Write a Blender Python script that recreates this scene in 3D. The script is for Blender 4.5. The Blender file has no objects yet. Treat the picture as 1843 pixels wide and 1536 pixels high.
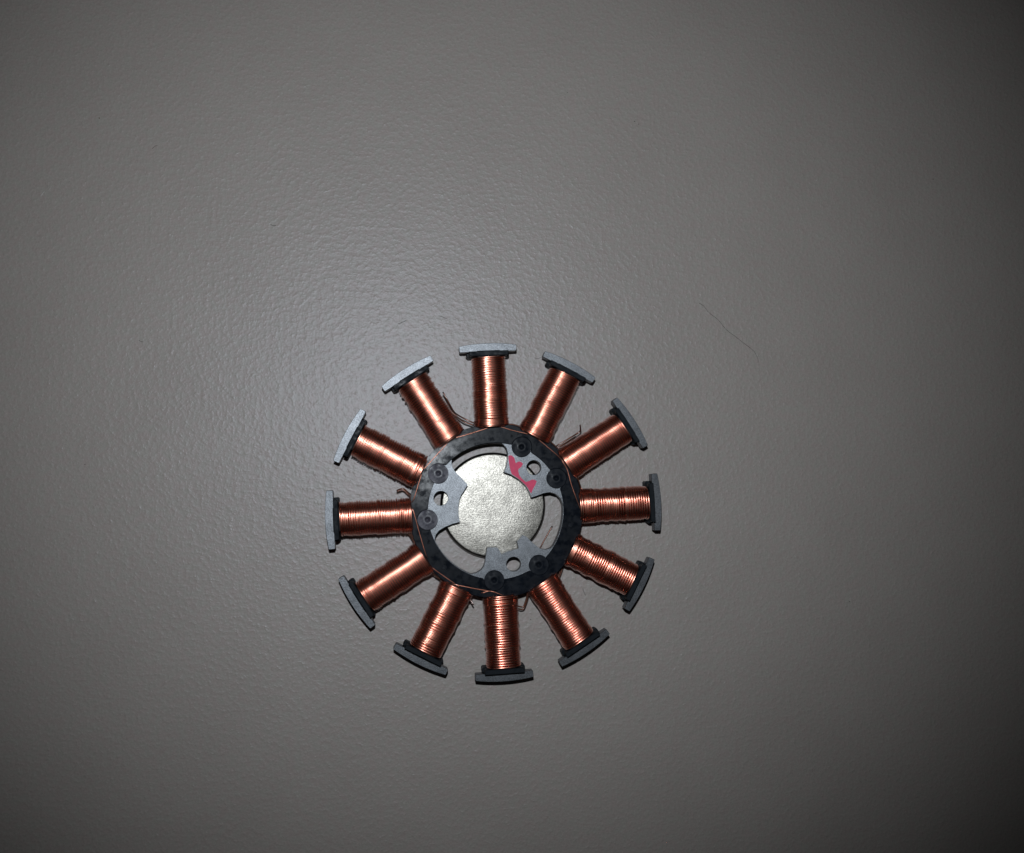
import bpy, bmesh, math, random
from mathutils import Vector

# ------------------------------------------------------------------ units
# All coordinates below are in tenths of a millimetre; U converts to metres.
U = 1e-4
HC = 1775.0                      # camera height over the table (17.75 cm)
AIM = (180.0, 100.0)             # table point the phone looks at
FPX = 1775.0                     # focal length for a 1843 px wide frame
CX, CY = 147.67, -50.93          # stator centre on the table

sc = bpy.context.scene
col = sc.collection

# ------------------------------------------------------------------ camera
cam_d = bpy.data.cameras.new('camera')
cam = bpy.data.objects.new('camera', cam_d); col.objects.link(cam)
cam_d.sensor_fit = 'HORIZONTAL'; cam_d.sensor_width = 36.0
cam_d.lens = 36.0 * FPX / 1843.0
cam_d.clip_start = 0.005; cam_d.clip_end = 20.0
C0 = Vector((0, 0, HC))
FW = (Vector((AIM[0], AIM[1], 0)) - C0).normalized()
RT = FW.cross(Vector((0, 1, 0))).normalized()
UP = RT.cross(FW)
cam.location = C0 * U
from mathutils import Matrix
cam.rotation_euler = Matrix((RT, UP, -FW)).transposed().to_euler()
sc.camera = cam

# ------------------------------------------------------------------ light
world = bpy.data.worlds.new('World'); sc.world = world
world.use_nodes = True
world.node_tree.nodes['Background'].inputs[0].default_value = (0.9, 0.95, 1.0, 1)
world.node_tree.nodes['Background'].inputs[1].default_value = 0.008

fl = bpy.data.lights.new('phone_flash', 'SPOT')      # the phone's LED flash beside the lens
fl.energy = 1.05
fl.color = (0.86, 0.93, 1.0)
fl.shadow_soft_size = 0.0016
fl.spot_size = math.radians(84.5)
fl.spot_blend = 0.9
flash = bpy.data.objects.new('phone_flash', fl); col.objects.link(flash)
LP = Vector((-20, 262, HC))
flash.location = LP * U
FA = Vector((80, 278, 0))
flash.rotation_euler = (FA - LP).to_track_quat('-Z', 'Y').to_euler()

sc.view_settings.view_transform = 'Standard'
sc.view_settings.look = 'None'
sc.view_settings.exposure = 0.0
sc.view_settings.gamma = 1.0

# ------------------------------------------------------------------ helpers
def at(px, py, z):
    """photo pixel + real height above the table -> table coordinates"""
    d = FW + RT * ((px - 921.5) / FPX) - UP * ((py - 768.0) / FPX)
    p = C0 + d * ((z - HC) / d.z)
    return Vector((p.x, p.y, z))

def rel(px, py, z):
    p = at(px, py, z)
    return Vector((p.x - CX, p.y - CY, z))

def mesh_obj(name, verts, faces, mat, parent=None, smooth=False):
    me = bpy.data.meshes.new(name)
    me.from_pydata([(v[0]*U, v[1]*U, v[2]*U) for v in verts], [], faces)
    me.validate(); me.update()
    if smooth:
        for p in me.polygons: p.use_smooth = True
    me.materials.append(mat)
    o = bpy.data.objects.new(name, me); col.objects.link(o)
    if parent: o.parent = parent
    return o

def bm_obj(name, bm, mat, parent=None, smooth_angle=None):
    bmesh.ops.recalc_face_normals(bm, faces=bm.faces[:])
    for v in bm.verts: v.co *= U
    me = bpy.data.meshes.new(name)
    bm.to_mesh(me); bm.free()
    if smooth_angle is not None:
        for p in me.polygons: p.use_smooth = True
        me.set_sharp_from_angle(angle=math.radians(smooth_angle))
    me.materials.append(mat)
    o = bpy.data.objects.new(name, me); col.objects.link(o)
    if parent: o.parent = parent
    return o

def prism_bm(outline, holes, z0, z1, bevel=0.0, seg=2):
    """extruded outline (2D points) with holes, rim edges bevelled"""
    bm = bmesh.new()
    edges = []
    for loop in [outline] + holes:
        vs = [bm.verts.new((p[0], p[1], z0)) for p in loop]
        for i in range(len(vs)):
            edges.append(bm.edges.new((vs[i], vs[(i+1) % len(vs)])))
    bmesh.ops.triangle_fill(bm, use_beauty=True, use_dissolve=False, edges=edges, normal=(0, 0, 1))
    base = bm.faces[:]
    r = bmesh.ops.extrude_face_region(bm, geom=base)
    vs = [g for g in r['geom'] if isinstance(g, bmesh.types.BMVert)]
    for v in vs: v.co.z = z1
    bmesh.ops.recalc_face_normals(bm, faces=bm.faces[:])
    if bevel:
        rim = [e for e in bm.edges if len(e.link_faces) == 2 and
               abs(e.verts[0].co.z - e.verts[1].co.z) < 1e-6 and
               abs(abs(e.link_faces[0].normal.z) - abs(e.link_faces[1].normal.z)) > 0.5]
        bmesh.ops.bevel(bm, geom=rim, offset=bevel, segments=seg, affect='EDGES', profile=0.5, clamp_overlap=True)
    return bm

def tube(pts, r, sides=6, jit=None):
    """swept round wire; returns verts, faces"""
    V, F = [], []
    n = len(pts)
    prev = None
    for i, p in enumerate(pts):
        a = pts[max(i-1, 0)]; b = pts[min(i+1, n-1)]
        t = (b - a)
        if t.length < 1e-9: t = Vector((1, 0, 0))
        t.normalize()
        if prev is None:
            h = Vector((0, 0, 1)) if abs(t.z) < 0.9 else Vector((1, 0, 0))
            nrm = t.cross(h).normalized()
        else:
            nrm = (prev - t * prev.dot(t))
            nrm = nrm.normalized() if nrm.length > 1e-6 else t.orthogonal().normalized()
        prev = nrm
        bn = t.cross(nrm)
        for k in range(sides):
            a_ = 2*math.pi*k/sides
            q = p + (nrm*math.cos(a_) + bn*math.sin(a_)) * r
            V.append((q.x, q.y, q.z))
        if i:
            for k in range(sides):
                k2 = (k+1) % sides
                F.append(((i-1)*sides+k, (i-1)*sides+k2, i*sides+k2, i*sides+k))
    F.append(tuple(range(sides))[::-1]); F.append(tuple((n-1)*sides+k for k in range(sides)))
    return V, F

def smooth_path(pts, n=6):
    """Catmull-Rom through the points"""
    P = [pts[0]*2 - pts[1]] + list(pts) + [pts[-1]*2 - pts[-2]]
    out = []
    for i in range(1, len(P)-2):
        p0, p1, p2, p3 = P[i-1], P[i], P[i+1], P[i+2]
        for k in range(n):
            t = k/n
            out.append(0.5*((2*p1) + (p2-p0)*t + (2*p0-5*p1+4*p2-p3)*t*t + (3*p1-p0-3*p2+p3)*t**3))
    out.append(pts[-1].copy())
    return out

def wire(name, pts, r, mat, parent=None, n=6, sides=8):
    V, F = tube(smooth_path(pts, n), r, sides)
    return mesh_obj(name, V, F, mat, parent, smooth=True)

def tag(o, label=None, cat=None, group=None, kind=None):
    if label: o['label'] = label
    if cat: o['category'] = cat
    if group: o['group'] = group
    if kind: o['kind'] = kind
    return o

def rot2(u, v, th):
    return (u*math.cos(th) - v*math.sin(th), u*math.sin(th) + v*math.cos(th))

def circle(cx, cy, r, n=40, a0=0.0):
    return [(cx + r*math.cos(a0 + 2*math.pi*i/n), cy + r*math.sin(a0 + 2*math.pi*i/n)) for i in range(n)]

# ------------------------------------------------------------------ materials
def new_mat(name):
    m = bpy.data.materials.new(name); m.use_nodes = True
    nt = m.node_tree
    return m, nt, nt.nodes['Principled BSDF']

def N(nt, t, **kw):
    n = nt.nodes.new(t)
    for k, v in kw.items():
        if k in n.inputs.keys(): n.inputs[k].default_value = v
        else: setattr(n, k, v)
    return n

def ramp(nt, src, stops):
    r = nt.nodes.new('ShaderNodeValToRGB')
    while len(r.color_ramp.elements) < len(stops): r.color_ramp.elements.new(0.5)
    for e, (p, c) in zip(r.color_ramp.elements, stops):
        e.position = p; e.color = (c, c, c, 1) if not isinstance(c, tuple) else (*c, 1)
    nt.links.new(src, r.inputs[0])
    return r

def coords(nt, scale=(1, 1, 1), rot=0.0):
    tc = nt.nodes.new('ShaderNodeTexCoord')
    mp = nt.nodes.new('ShaderNodeMapping')
    mp.inputs['Scale'].default_value = scale
    mp.inputs['Rotation'].default_value = (0, 0, rot)
    nt.links.new(tc.outputs['Object'], mp.inputs[0])
    return mp.outputs[0]

def make_table():
    m, nt, b = new_mat('grey_laminate')
    L = nt.links.new
    co = coords(nt)
    # fine pebbled relief: small raised grains over a slow unevenness
    n1 = N(nt, 'ShaderNodeTexNoise', Scale=1250.0, Detail=2.0, Roughness=0.55); L(co, n1.inputs['Vector'])
    pk = N(nt, 'ShaderNodeMath', operation='POWER'); pk.inputs[1].default_value = 3.0
    L(n1.outputs[0], pk.inputs[0])
    n2 = N(nt, 'ShaderNodeTexNoise', Scale=480.0, Detail=1.0); L(co, n2.inputs['Vector'])
    add = N(nt, 'ShaderNodeMath', operation='MULTIPLY_ADD'); add.inputs[1].default_value = 0.25
    L(n2.outputs[0], add.inputs[0]); L(pk.outputs[0], add.inputs[2])
    bp = N(nt, 'ShaderNodeBump', Strength=1.0, Distance=0.00013); L(add.outputs[0], bp.inputs['Height'])
    L(bp.outputs[0], b.inputs['Normal'])
    # faint colour mottling and fine speckle of the laminate print
    n3 = N(nt, 'ShaderNodeTexNoise', Scale=60.0, Detail=4.0, Roughness=0.6); L(co, n3.inputs['Vector'])
    cr = ramp(nt, n3.outputs[0], [(0.3, (0.256, 0.227, 0.203)), (0.7, (0.270, 0.241, 0.216))])
    n4 = N(nt, 'ShaderNodeTexNoise', Scale=2600.0, Detail=2.0, Roughness=0.7); L(co, n4.inputs['Vector'])
    c4 = ramp(nt, n4.outputs[0], [(0.3, 0.86), (0.7, 1.0)])
    n5 = N(nt, 'ShaderNodeTexNoise', Scale=700.0, Detail=1.0); L(co, n5.inputs['Vector'])
    c5 = ramp(nt, n5.outputs[0], [(0.35, (1.0, 0.955, 0.97)), (0.5, (0.985, 0.98, 0.985)), (0.65, (0.965, 1.0, 0.99))])
    m1 = N(nt, 'ShaderNodeMixRGB', blend_type='MULTIPLY'); m1.inputs[0].default_value = 1.0
    L(cr.outputs[0], m1.inputs[1]); L(c4.outputs[0], m1.inputs[2])
    m2 = N(nt, 'ShaderNodeMixRGB', blend_type='MULTIPLY'); m2.inputs[0].default_value = 0.8
    L(m1.outputs[0], m2.inputs[1]); L(c5.outputs[0], m2.inputs[2])
    L(m2.outputs[0], b.inputs['Base Color'])
    b.inputs['Roughness'].default_value = 0.44
    b.inputs['Specular IOR Level'].default_value = 0.43
    b.inputs['Specular Tint'].default_value = (0.92, 0.92, 1.0, 1)
    return m

def make_steel(name, colr, rough, sparkle, grain=6000.0, bump=0.000012, brushed=0.0, worn=0.82):
    m, nt, b = new_mat(name)
    L = nt.links.new
    co = coords(nt)
    n1 = N(nt, 'ShaderNodeTexNoise', Scale=grain, Detail=2.0, Roughness=0.7); L(co, n1.inputs['Vector'])
    n2 = N(nt, 'ShaderNodeTexNoise', Scale=500.0, Detail=4.0, Roughness=0.6); L(co, n2.inputs['Vector'])
    c1 = ramp(nt, n2.outputs[0], [(0.3, tuple(x*worn for x in colr)), (0.7, colr)])
    c2 = ramp(nt, n1.outputs[0], [(0.35, 1.0 - sparkle), (0.65, 1.0)])
    mx = N(nt, 'ShaderNodeMixRGB', blend_type='MULTIPLY'); mx.inputs[0].default_value = 1.0
    L(c1.outputs[0], mx.inputs[1]); L(c2.outputs[0], mx.inputs[2])
    L(mx.outputs[0], b.inputs['Base Color'])
    bp = N(nt, 'ShaderNodeBump', Strength=1.0, Distance=bump); L(n1.outputs[0], bp.inputs['Height'])
    last = bp
    if brushed:
        cob = coords(nt, (260.0, 9000.0, 260.0), 1.05)
        nb = N(nt, 'ShaderNodeTexNoise', Scale=1.0, Detail=3.0, Roughness=0.6); L(cob, nb.inputs['Vector'])
        bb = N(nt, 'ShaderNodeBump', Strength=1.0, Distance=brushed); L(nb.outputs[0], bb.inputs['Height'])
        L(bp.outputs[0], bb.inputs['Normal']); last = bb
    L(last.outputs[0], b.inputs['Normal'])
    b.inputs['Metallic'].default_value = 1.0
    b.inputs['Roughness'].default_value = rough
    return m

def make_plastic(name, dark, residue, rough, spec=0.3, smear=None):
    m, nt, b = new_mat(name)
    L = nt.links.new
    co = coords(nt)
    n1 = N(nt, 'ShaderNodeTexNoise', Scale=420.0, Detail=5.0, Roughness=0.65); L(co, n1.inputs['Vector'])
    cr = ramp(nt, n1.outputs[0], [(0.45, dark), (0.72, residue)])
    out = cr.outputs[0]
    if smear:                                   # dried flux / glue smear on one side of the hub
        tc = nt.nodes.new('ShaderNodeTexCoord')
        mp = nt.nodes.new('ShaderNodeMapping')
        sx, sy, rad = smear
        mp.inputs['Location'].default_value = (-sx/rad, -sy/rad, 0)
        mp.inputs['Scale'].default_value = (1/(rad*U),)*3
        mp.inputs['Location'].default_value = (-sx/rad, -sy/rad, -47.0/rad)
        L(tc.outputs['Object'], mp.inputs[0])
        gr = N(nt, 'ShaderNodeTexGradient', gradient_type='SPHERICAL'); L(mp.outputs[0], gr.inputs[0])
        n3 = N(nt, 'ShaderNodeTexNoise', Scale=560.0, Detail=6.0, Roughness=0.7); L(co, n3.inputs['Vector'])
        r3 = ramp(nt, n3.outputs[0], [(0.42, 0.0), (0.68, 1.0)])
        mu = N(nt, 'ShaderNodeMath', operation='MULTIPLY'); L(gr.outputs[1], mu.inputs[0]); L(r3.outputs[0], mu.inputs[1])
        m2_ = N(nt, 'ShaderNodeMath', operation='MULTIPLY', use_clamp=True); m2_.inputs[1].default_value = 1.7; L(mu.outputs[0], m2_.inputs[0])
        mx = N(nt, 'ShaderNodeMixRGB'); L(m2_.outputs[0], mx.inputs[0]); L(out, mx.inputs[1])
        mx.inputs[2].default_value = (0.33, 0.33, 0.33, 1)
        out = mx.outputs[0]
    L(out, b.inputs['Base Color'])
    n2 = N(nt, 'ShaderNodeTexNoise', Scale=900.0, Detail=3.0, Roughness=0.6); L(co, n2.inputs['Vector'])
    rr = ramp(nt, n2.outputs[0], [(0.35, rough*0.62), (0.65, min(1, rough*1.7))])
    L(rr.outputs[0], b.inputs['Roughness'])
    bp = N(nt, 'ShaderNodeBump', Strength=1.0, Distance=0.00003); L(n1.outputs[0], bp.inputs['Height'])
    L(bp.outputs[0], b.inputs['Normal'])
    b.inputs['Specular IOR Level'].default_value = spec
    return m

def make_copper(name, hi, lo, rough):
    m, nt, b = new_mat(name)
    L = nt.links.new
    co = coords(nt)
    n1 = N(nt, 'ShaderNodeTexNoise', Scale=700.0, Detail=3.0, Roughness=0.6); L(co, n1.inputs['Vector'])
    cr = ramp(nt, n1.outputs[0], [(0.3, lo), (0.7, hi)])
    L(cr.outputs[0], b.inputs['Base Color'])
    b.inputs['Metallic'].default_value = 1.0
    b.inputs['Roughness'].default_value = rough
    b.inputs['Coat Weight'].default_value = 0.7       # clear enamel
    b.inputs['Coat Roughness'].default_value = 0.18
    return m

def make_plain(name, c, rough, spec=0.4):
    m, nt, b = new_mat(name)
    co = coords(nt)
    n1 = N(nt, 'ShaderNodeTexNoise', Scale=1500.0, Detail=3.0); nt.links.new(co, n1.inputs['Vector'])
    cr = ramp(nt, n1.outputs[0], [(0.3, tuple(x*0.8 for x in c)), (0.7, c)])
    nt.links.new(cr.outputs[0], b.inputs['Base Color'])
    b.inputs['Roughness'].default_value = rough
    b.inputs['Specular IOR Level'].default_value = spec
    return m

M_TABLE = make_table()
M_STEEL = make_steel('lamination_steel', (0.158, 0.165, 0.175), 0.43, 0.55, brushed=0.000006, worn=0.7)
M_DISC = make_steel('plated_disc', (0.41, 0.385, 0.34), 0.39, 0.5, grain=4400.0, bump=0.000034, brushed=0.000016, worn=0.62)
M_RIM = make_steel('disc_rim', (0.25, 0.24, 0.23), 0.30, 0.1)
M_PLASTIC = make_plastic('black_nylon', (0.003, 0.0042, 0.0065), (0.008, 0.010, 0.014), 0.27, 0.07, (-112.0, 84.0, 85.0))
M_BOSS_RESIDUE_GLINT = make_plastic('residue_glint_boss', (0.028, 0.027, 0.036), (0.13, 0.125, 0.145), 0.42, 0.25)  # lighter left pair: residue, plus flash glints painted into the colour
M_BOSS = make_plastic('black_nylon_boss', (0.004, 0.0055, 0.0085), (0.016, 0.018, 0.022), 0.38, 0.08)
M_FLANGE = make_plastic('bobbin_plastic', (0.008, 0.010, 0.012), (0.010, 0.012, 0.015), 0.45, 0.07)
M_COPPER = make_copper('enamelled_copper', (0.78, 0.33, 0.235), (0.57, 0.21, 0.138), 0.26)
M_CROSS = make_copper('hub_wire', (0.52, 0.21, 0.14), (0.28, 0.10, 0.06), 0.32)
M_LEAD = make_copper('shade_darkened_wire', (0.13, 0.05, 0.03), (0.05, 0.02, 0.013), 0.35)  # copper darkened: shade on the low, thin leads put into the colour
M_PINK = make_plain('pink_marker_ink', (0.56, 0.032, 0.10), 0.6)
M_HAIR = make_plain('dark_fibre', (0.03, 0.026, 0.024), 0.5)
M_PALE = make_plain('pale_fibre', (0.55, 0.54, 0.52), 0.6)
M_BROWN = make_plain('brown_crumb', (0.10, 0.06, 0.035), 0.7)

# ------------------------------------------------------------------ table top
bm = bmesh.new()
bmesh.ops.create_cube(bm, size=1.0)
for v in bm.verts:
    v.co = Vector((v.co.x*9000 + 200, v.co.y*7000, v.co.z*200 - 100))
bmesh.ops.bevel(bm, geom=bm.edges[:], offset=15, segments=3, affect='EDGES')
table = bm_obj('table_top', bm, M_TABLE)
tag(table, 'grey finely textured laminate table top', 'table', kind='structure')

# ------------------------------------------------------------------ stator
stator = bpy.data.objects.new('motor_stator', None); col.objects.link(stator)
stator.location = (CX*U, CY*U, 0)
stator.empty_display_size = 0.01
tag(stator, 'twelve-arm motor stator with copper coils and black plastic hub lying on the grey table', 'stator')

ZL0, ZL1 = 22.0, 42.0            # steel lamination stack
ZR = 47.0                        # top of the black insulator ring
ROT = 0.0515 + math.pi/2         # direction of the arm at the top of the photo
R_OUT, HALF = 296.9, 0.1697
U_COIL0, U_COIL1 = 147.0, 273.5
ZMID = 32.0

bosses = []
for k, base in enumerate((167.2, 48.2, -71.6)):
    for s in (1, -1):
        a = math.radians(base + s*20.0)
        bosses.append((120.9*math.cos(a), 120.9*math.sin(a)))

# steel ring the arms and lugs belong to
NR = 180
bm = prism_bm(circle(0, 0, 150.0, NR), [circle(0, 0, 118.5, NR)], ZL0, ZL1 - 0.5, 0.4, 1)
bm_obj('core_ring', bm, M_STEEL, stator)

# black insulator ring; its inner edge has round seats for the bosses
def ring_inner(n=360, r0=119.4, rb=17.8):
    out = []
    for i in range(n):
        th = 2*math.pi*i/n
        d = (math.cos(th), math.sin(th)); r = r0
        for bx, by in bosses:
            t = d[0]*bx + d[1]*by
            q = bx*bx + by*by - t*t
            if t > 0 and q < rb*rb:
                r = max(r, t + math.sqrt(rb*rb - q))
        out.append((r*d[0], r*d[1]))
    return out
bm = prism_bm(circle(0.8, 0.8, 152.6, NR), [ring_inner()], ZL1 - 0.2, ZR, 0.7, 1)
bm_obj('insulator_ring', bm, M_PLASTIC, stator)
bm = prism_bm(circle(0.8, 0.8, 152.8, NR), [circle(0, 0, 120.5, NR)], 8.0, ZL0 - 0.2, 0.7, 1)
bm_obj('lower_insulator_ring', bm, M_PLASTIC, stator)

def lathe_bm(prof, n=40):
    """prof: list of (r, z) from inside bottom to outside"""
    bm = bmesh.new(); rows = []
    for r, z in prof:
        if r < 1e-6: rows.append([bm.verts.new((0, 0, z))])
        else: rows.append([bm.verts.new((r*math.cos(2*math.pi*i/n), r*math.sin(2*math.pi*i/n), z)) for i in range(n)])
    for a, b in zip(rows, rows[1:]):
        for i in range(n):
            j = (i+1) % n
            if len(a) == 1 and len(b) == 1: continue
            if len(a) == 1: bm.faces.new((a[0], b[i], b[j]))
            elif len(b) == 1: bm.faces.new((a[i], b[0], a[j]))
            else: bm.faces.new((a[i], b[i], b[j], a[j]))
    return bm

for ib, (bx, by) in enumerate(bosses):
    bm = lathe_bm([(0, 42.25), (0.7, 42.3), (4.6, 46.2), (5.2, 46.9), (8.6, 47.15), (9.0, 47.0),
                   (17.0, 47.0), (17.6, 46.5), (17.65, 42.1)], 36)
    o = bm_obj('boss', bm, M_BOSS_RESIDUE_GLINT if ib < 2 else M_BOSS, stator, 35)
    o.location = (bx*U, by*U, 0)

for ang in (166.7, -10.9, -132.9):
    a = math.radians(ang)
    bm = lathe_bm([(0, 47.12), (2.4, 47.12), (2.6, 48.0), (3.9, 48.0), (4.3, 47.6), (4.4, 46.8)], 20)
    o = bm_obj('ring_pip', bm, M_BOSS, stator, 35)
    o.location = (133.0*math.cos(a)*U, 133.0*math.sin(a)*U, 0)

# three steel mounting lugs
def lug_outline(px):
    pts = [rel(x, y, ZL1) for x, y in px]
    a0 = math.atan2(pts[-1].y, pts[-1].x); a1 = math.atan2(pts[0].y, pts[0].x)
    return pts, a0, a1

LUG = [
  [(817.4,820.3),(813.2,827.5),(812.3,834),(814.6,842.5),(818.8,849),(830.7,860.7),(841.8,872.6),(835,884),(830,891),(827.2,898),
   (825.2,910.5),(825.2,925.5),(827.6,939.6),(815,943),(800.8,948.7),(789.8,955.4),(784.2,963),(782.2,972),(783.5,980)],
  [(1014.5,915),(1012.3,906),(1008.4,897.2),(1000.7,889.7),(989.6,886.4),(978.5,888.2),(967.5,892.4),(956.4,896),(952,884.5),(945.3,874),
   (934.3,863.6),(919.9,854.6),(907.2,850.3),(911.2,840),(913.4,829.7),(913.9,816.4),(912,807.5),(906.6,799.8),(897.7,794.6)],
  [(846,1034),(850,1033.4),(857.5,1031.8),(866,1026.5),(870.8,1020),(873.2,1012),(874.2,1003),(876.4,987.4),(878,985.6),(894.6,985.6),(896.8,987.6),
   (902.4,997.8),(915.5,992),(933.4,987.6),(931.6,978),(930.4,975),(939.3,964.2),(941.5,963.7),(948,966.6),(956.4,975.3),(967.5,984.6),
   (975.5,988.8),(984,989.6),(991.8,986.6),(1000.7,977.5),(1003,974)],
]
LUG_HOLES = [(793.6, 897.2), (960.8, 841.9), (924.5, 1015.7)]
lugs = []
for px, (hx, hy) in zip(LUG, LUG_HOLES):
    pts = [rel(x, y, ZL1) for x, y in px]
    ro = 121.0
    aS = math.atan2(pts[-1].y, pts[-1].x); aE = math.atan2(pts[0].y, pts[0].x)
    d = (aE - aS)
    while d > math.pi: d -= 2*math.pi
    while d < -math.pi: d += 2*math.pi
    out = [(p.x, p.y) for p in pts]
    nn = 24
    out += [(ro*math.cos(aS + d*i/nn), ro*math.sin(aS + d*i/nn)) for i in range(nn+1)]
    h = rel(hx, hy, ZL1)
    bm = prism_bm(out, [circle(h.x, h.y, 13.0, 36)], ZL0 + 0.4, ZL1, 0.35, 1)
    lugs.append(bm_obj('mounting_lug', bm, M_STEEL, stator))

# pink marker blot on the upper right lug
ink = [(225,640),(250,632),(280,632),(320,670),(335,720),(345,760),(380,735),(410,732),(440,745),(465,770),(435,820),(390,855),(385,890),
       (405,960),(445,1010),(510,1065),(560,1050),(610,1025),(660,1030),(685,1055),(660,1120),(625,1180),(600,1245),(580,1232),(545,1165),
       (500,1108),(400,1018),(320,962),(280,938),(255,860),(240,780),(228,700)]
pts = [rel(890 + x/9.035, 750 + y/9.035, ZL1) for x, y in ink]
bm = prism_bm([(p.x, p.y) for p in pts], [], ZL1 + 0.05, ZL1 + 0.25)
o = bm_obj('ink_mark', bm, M_PINK, lugs[1])
o['label'] = 'pink marker ink blot on the bare steel lug'

# arms: shoe, bobbin with two flanges, wound coil
def arm_pt(u, v, z, th):
    x, y = rot2(u, v, th)
    return Vector((x, y, z))

def sup(t, a, b, n):
    c, s = math.cos(t), math.sin(t)
    return (a*math.copysign(abs(c)**(2/n), c), b*math.copysign(abs(s)**(2/n), s))

def make_coil(th, seed):
    rng = random.Random(seed)
    rw = 1.66
    SEG = 36
    n = 2.8
    V, F = [], []
    def add(path, r):
        v, f = tube(path, r, 8)
        k = len(V); V.extend(v); F.extend([tuple(i+k for i in ff) for ff in f])
    def layer(a, b, u0, u1, nturn, r, side_amp, top_amp, roll_amp):
        pitch = (u1 - u0)/nturn
        path = []
        prevj = (0.0, 0.0, 0.0, 0.0); walk = 0.0
        for i in range(nturn):
            walk = 0.5*walk + rng.uniform(-top_amp, top_amp)
            j = (rng.uniform(-side_amp, side_amp), walk, rng.uniform(-0.4, 0.4), rng.uniform(-roll_amp, roll_amp))
            for s in range(SEG):
                f = s/SEG
                jj = [p*(1-f) + q*f for p, q in zip(prevj, j)]
                t = 2*math.pi*f - math.pi/2
                e, z = sup(t, a, b, n)
                e *= 1 + jj[0]*math.cos(t)**2/a
                z = z*(1 + jj[1]/b) + e*jj[3]*abs(math.sin(t))
                path.append(arm_pt(u0 + pitch*(i + f) + jj[2], e, ZMID + z, th))
            prevj = j
        add(path, r)
    nt_ = 29
    p = (U_COIL1 - U_COIL0 - 2*rw)/nt_
    layer(24.8, 26.7, U_COIL0 + rw - 0.5*p, U_COIL1 - rw - 0.5*p, nt_, 2.0, 0.2, 0.15, 0.0)
    layer(28.6, 29.8, U_COIL0 + rw, U_COIL1 - rw, nt_, rw, 1.3, 0.45, 0.045)
    # a few crossed turns of another layer at the hub end
    a, b = 29.6, 30.9
    u = U_COIL0 + 1.2
    path = []
    sl0 = 0.0
    for i in range(rng.randint(4, 7)):
        step = rng.uniform(1.8, 4.6); slant = rng.uniform(-4.0, 5.5)
        for s in range(SEG):
            f = s/SEG
            t = 2*math.pi*f - math.pi/2
            e, z = sup(t, a, b, n)
            top = max(0.0, math.sin(t))
            uu = u + step*f + (slant*f + sl0*(1-f))*top
            path.append(arm_pt(max(uu, U_COIL0 - 1), e, ZMID + z, th))
        u += step; sl0 = slant
    add(path, rw)
    # an odd stray turn further along
    for i in range(rng.randint(0, 2)):
        u = rng.uniform(U_COIL0 + 35, U_COIL1 - 12); sl = rng.uniform(-5, 5)
        path = []
        for s in range(SEG+1):
            f = s/SEG
            t = 2*math.pi*f - math.pi/2
            k = 1.1*math.sin(math.pi*f)**0.7
            e, z = sup(t, 28.8 + k, 29.9 + k, n)
            path.append(arm_pt(u + sl*f, e, ZMID + z, th))
        add(path, rw)
    return V, F

for k in range(12):
    th = ROT + k*math.pi/6
    # shoe
    hw = R_OUT*math.sin(HALF)
    uin = 281.6
    ol = []
    nA = 14
    for i in range(nA+1):
        a = -HALF + 2*HALF*i/nA
        ol.append((R_OUT*math.cos(a), R_OUT*math.sin(a)))
    ol += [(R_OUT*math.cos(HALF) - 1.2, hw + 0.9), (uin + 1.2, hw + 0.5), (uin, hw - 0.8), (uin, -hw + 0.8), (uin + 1.2, -hw - 0.5), (R_OUT*math.cos(HALF) - 1.2, -hw - 0.9)]
    bm = prism_bm([rot2(u, v, th) for u, v in ol], [], ZL0, ZL1, 0.5, 1)
    bm_obj('tooth_shoe', bm, M_STEEL, stator)
    # bobbin body inside the winding
    ol = [(149, -20), (uin + 1, -20), (uin + 1, 20), (149, 20)]
    bm = prism_bm([rot2(u, v, th) for u, v in ol], [], 8.0, 55.0, 3.0, 2)
    bob = bm_obj('bobbin', bm, M_FLANGE, stator, 40)
    # flanges behind the shoe: upper and (wider) lower half
    for (w, z0, z1, u0, u1) in ((34.6, 32.4, 57.0, 273.0, 281.2), (38.0, 5.0, 31.6, 272.6, 280.8)):
        r = 2.2
        ol = [(u0 + r, -w), (u1, -w), (u1, w), (u0 + r, w), (u0, w - r), (u0, -w + r)]
        bm = prism_bm([rot2(u, v, th) for u, v in ol], [], z0, z1, 1.0, 1)
        bm_obj('flange', bm, M_FLANGE, bob)
    V, F = make_coil(th, 100 + k)
    mesh_obj('coil', V, F, M_COPPER, stator, smooth=True)

# crossover wires on top of the hub, from coil to coil
ZX = ZR + 1.3
CROSS = [
  [(741,905),(745,898),(753,872),(760,848),(757,842)],
  [(757,851),(763,844.5),(787,818),(811,791.5),(815,785)],
  [(806,793),(814,790),(852,779),(891,766),(899,761)],
  [(884,765.5),(897,767.3),(923,775),(956,782.5),(966,783)],
  [(954,778),(962,785.4),(982,802),(1001,818),(1014,831)],
  [(1010,826),(1014,833),(1021,846),(1028,871.7),(1036,894),(1046,920)],
  [(740,914),(744.5,922),(755,960),(766,997),(770,1004)],
  [(767,1006),(776,1020),(797,1036),(818,1050.5),(826,1058)],
  [(813,1051),(824,1053.5),(856,1060),(889,1066),(912,1075)],
  [(866,1068),(884,1064.5),(907,1073),(916,1078)],
]
for px in CROSS:
    n = len(px)
    P = []
    for i, (x, y) in enumerate(px):
        z = ZX if 0 < i < n-1 else ZX - 1.5
        P.append(rel(x, y, z))
    wire('crossover_wire', P, 0.85, M_CROSS, stator, 5)

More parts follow.
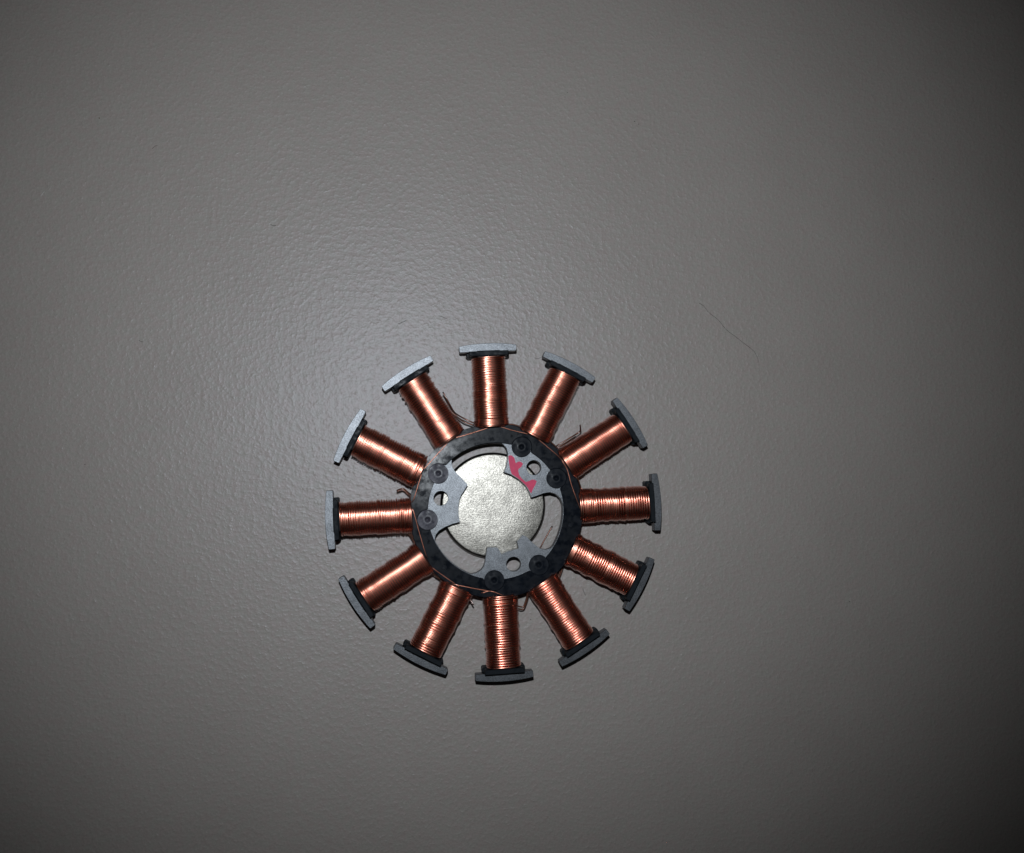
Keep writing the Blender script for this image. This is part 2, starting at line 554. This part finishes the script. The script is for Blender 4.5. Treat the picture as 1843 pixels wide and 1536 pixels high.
# loose leads that run between the coils beside the hub
LEADS = [
  [(797,706,40),(805.4,720.8,40),(815.8,739.6,36),(822,746,34),(838.8,755.5,32),(856,763,34)],
  [(808,736,30),(821,749,30),(834.6,759.4,28),(853,765.5,30)],
  [(713.8,883.5,24),(721,880.5,25),(727,880.3,25),(736.7,888.5,24),(745,893,22)],
  [(714.2,885.3,22),(721,882.8,22),(726.4,882.6,22),(735.7,891,22),(745,897,22)],
  [(996,807,30),(1005,801,34),(1025.8,788.5,36),(1041,779,36),(1044.8,774,38),(1043.8,765,42)],
  [(996,813,28),(1006,804.5,30),(1022,795,30),(1036,786,28)],
  [(1036,852,34),(1041.5,866,34),(1048,886,32)],
  [(1034,856,28),(1039,870,28),(1045,892,28)],
  [(1042.5,935,30),(1043.8,950,30),(1042.4,970,30)],
  [(1013.5,1013,26),(1010.5,1022,26),(1004,1040,26)],
  [(1015,1014,20),(1012.5,1023,20),(1006,1042,20)],
  [(950,1062,30),(948,1075,30),(944,1088,30),(941,1092.5,30),(936,1092.3,30),(928,1090,30)],
  [(951.5,1064,22),(949.6,1077,22),(945,1091,22),(941.5,1096.6,22),(936,1097,22),(928,1095,22)],
  [(732,952,26),(736,961,26),(744,974,26),(753,986,26)],
  [(734,950,34),(740,962,34),(750,979,34)],
  [(770,1024,30),(780,1034,30),(794,1044,30)],
  [(774,1020,36),(784,1032,36),(798,1043,36)],
  [(840,1072,36),(846.5,1080,38),(852.3,1089,40)],
  [(906,765.5,40),(920,764,40),(934,767.5,40),(950,774,40)],
  [(985,792,38),(996,800,38),(1004,808,38)],
]
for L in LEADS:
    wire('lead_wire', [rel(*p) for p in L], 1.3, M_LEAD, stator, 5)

# ------------------------------------------------------------------ round disc under the hub
bm = lathe_bm([(0, 19.0), (45, 19.0), (88.0, 19.0), (90.0, 18.6)], 120)
disc = bm_obj('steel_disc', bm, M_DISC, None, 30)
disc.location = ((CX - 3.0)*U, (CY + 9.0)*U, 0)
tag(disc, 'plain round silver metal disc inside the stator hub, under its lugs', 'disc')
bm = lathe_bm([(90.05, 18.55), (92.0, 17.2), (94.0, 14.0), (94.6, 10.0), (94.6, 5.0), (93.5, 1.5), (91.0, 0.05), (0, 0.05)], 120)
rim = bm_obj('rim', bm, M_RIM, disc, 40)

# ------------------------------------------------------------------ small loose bits on the table
def on_table(px, z): return [at(x, y, z) for x, y in px]

snip = wire('wire_offcut', on_table([(970.5,990),(978,975.5),(986.5,960.5),(994,947.4)], 1.6), 1.3, M_LEAD, None, 4)
tag(snip, 'short straight copper wire offcut lying in the right-hand slot of the hub', 'wire')

hair = wire('hair', on_table([(1258,545.5),(1267.5,552),(1276,563),(1292,575.5),(1304,590),(1311,597),(1325,607),(1333,613.5),(1344,622),(1357,632.5),(1363,643.5),(1365,652)], 0.55),
            0.26, M_HAIR, None, 4, 6)
tag(hair, 'long thin wavy dark hair on the table right of the stator', 'hair')

def fibre(px, r, mat, label, cat='lint'):
    o = wire('lint_fibre', on_table(px, r + 0.1), r*0.6, mat, None, 4, 6)
    tag(o, label, cat)
fibre([(80,345),(76,350),(73,354)], 0.5, M_PALE, 'tiny pale lint fibre near the left edge of the table')
fibre([(283,262),(278,264),(274,268)], 0.45, M_HAIR, 'tiny dark curved fibre in the upper left of the table')
fibre([(487,404.5),(491,406),(497,406)], 0.55, M_HAIR, 'tiny dark flat fibre above and left of the stator')
fibre([(717,583),(724,580.5),(731,577)], 0.6, M_HAIR, 'small dark slanted fibre just above the upper left arm')
fibre([(791,569),(797,571),(804,574)], 0.45, M_HAIR, 'faint dark fibre above the top arm')
fibre([(963.5,645),(969,646),(973,643.5)], 0.45, M_HAIR, 'fine dark fibre at the left end of the upper right shoe')
fibre([(1049,1060),(1051,1066),(1054,1072)], 0.5, M_HAIR, 'short dark fibre between the two lower right arms')
fibre([(250,613),(254,615),(258,616)], 0.45, M_HAIR, 'short dark fibre on the left of the table')

def crumb(px, py, r, mat, label, seed):
    rng = random.Random(seed)
    bm = bmesh.new()
    bmesh.ops.create_icosphere(bm, subdivisions=2, radius=r*0.65)
    for v in bm.verts: v.co *= rng.uniform(0.75, 1.2); v.co.z *= 0.6
    p = at(px, py, 0)
    o = bm_obj('crumb', bm, mat, None, 60)
    o.location = (p.x*U, p.y*U, 0.5*r*U)
    tag(o, label, 'crumb')
crumb(179, 213, 1.7, M_BROWN, 'tiny brown crumb in the upper left of the table', 1)
crumb(1142, 219, 1.4, M_HAIR, 'tiny dark crumb at the upper right, left one of a close pair', 2)
crumb(1149, 224, 1.1, M_HAIR, 'tiny dark crumb at the upper right, right one of a close pair', 3)
crumb(680, 891, 1.5, M_HAIR, 'dark crumb on the table just above the left arm', 4)
crumb(1679, 323, 1.3, M_HAIR, 'tiny dark crumb near the right edge of the table', 5)
crumb(1021, 167, 1.0, M_HAIR, 'tiny dark crumb near the top of the table', 6)
crumb(1529, 1083, 1.2, M_HAIR, 'tiny dark crumb in the lower right of the table', 7)
crumb(1470, 325, 1.1, M_PALE, 'tiny pale crumb in the upper right of the table', 8)
crumb(153, 836, 1.2, M_HAIR, 'tiny dark crumb left of the stator', 9)
crumb(955, 1115, 1.2, M_HAIR, 'tiny dark crumb right of the bottom arm', 10)
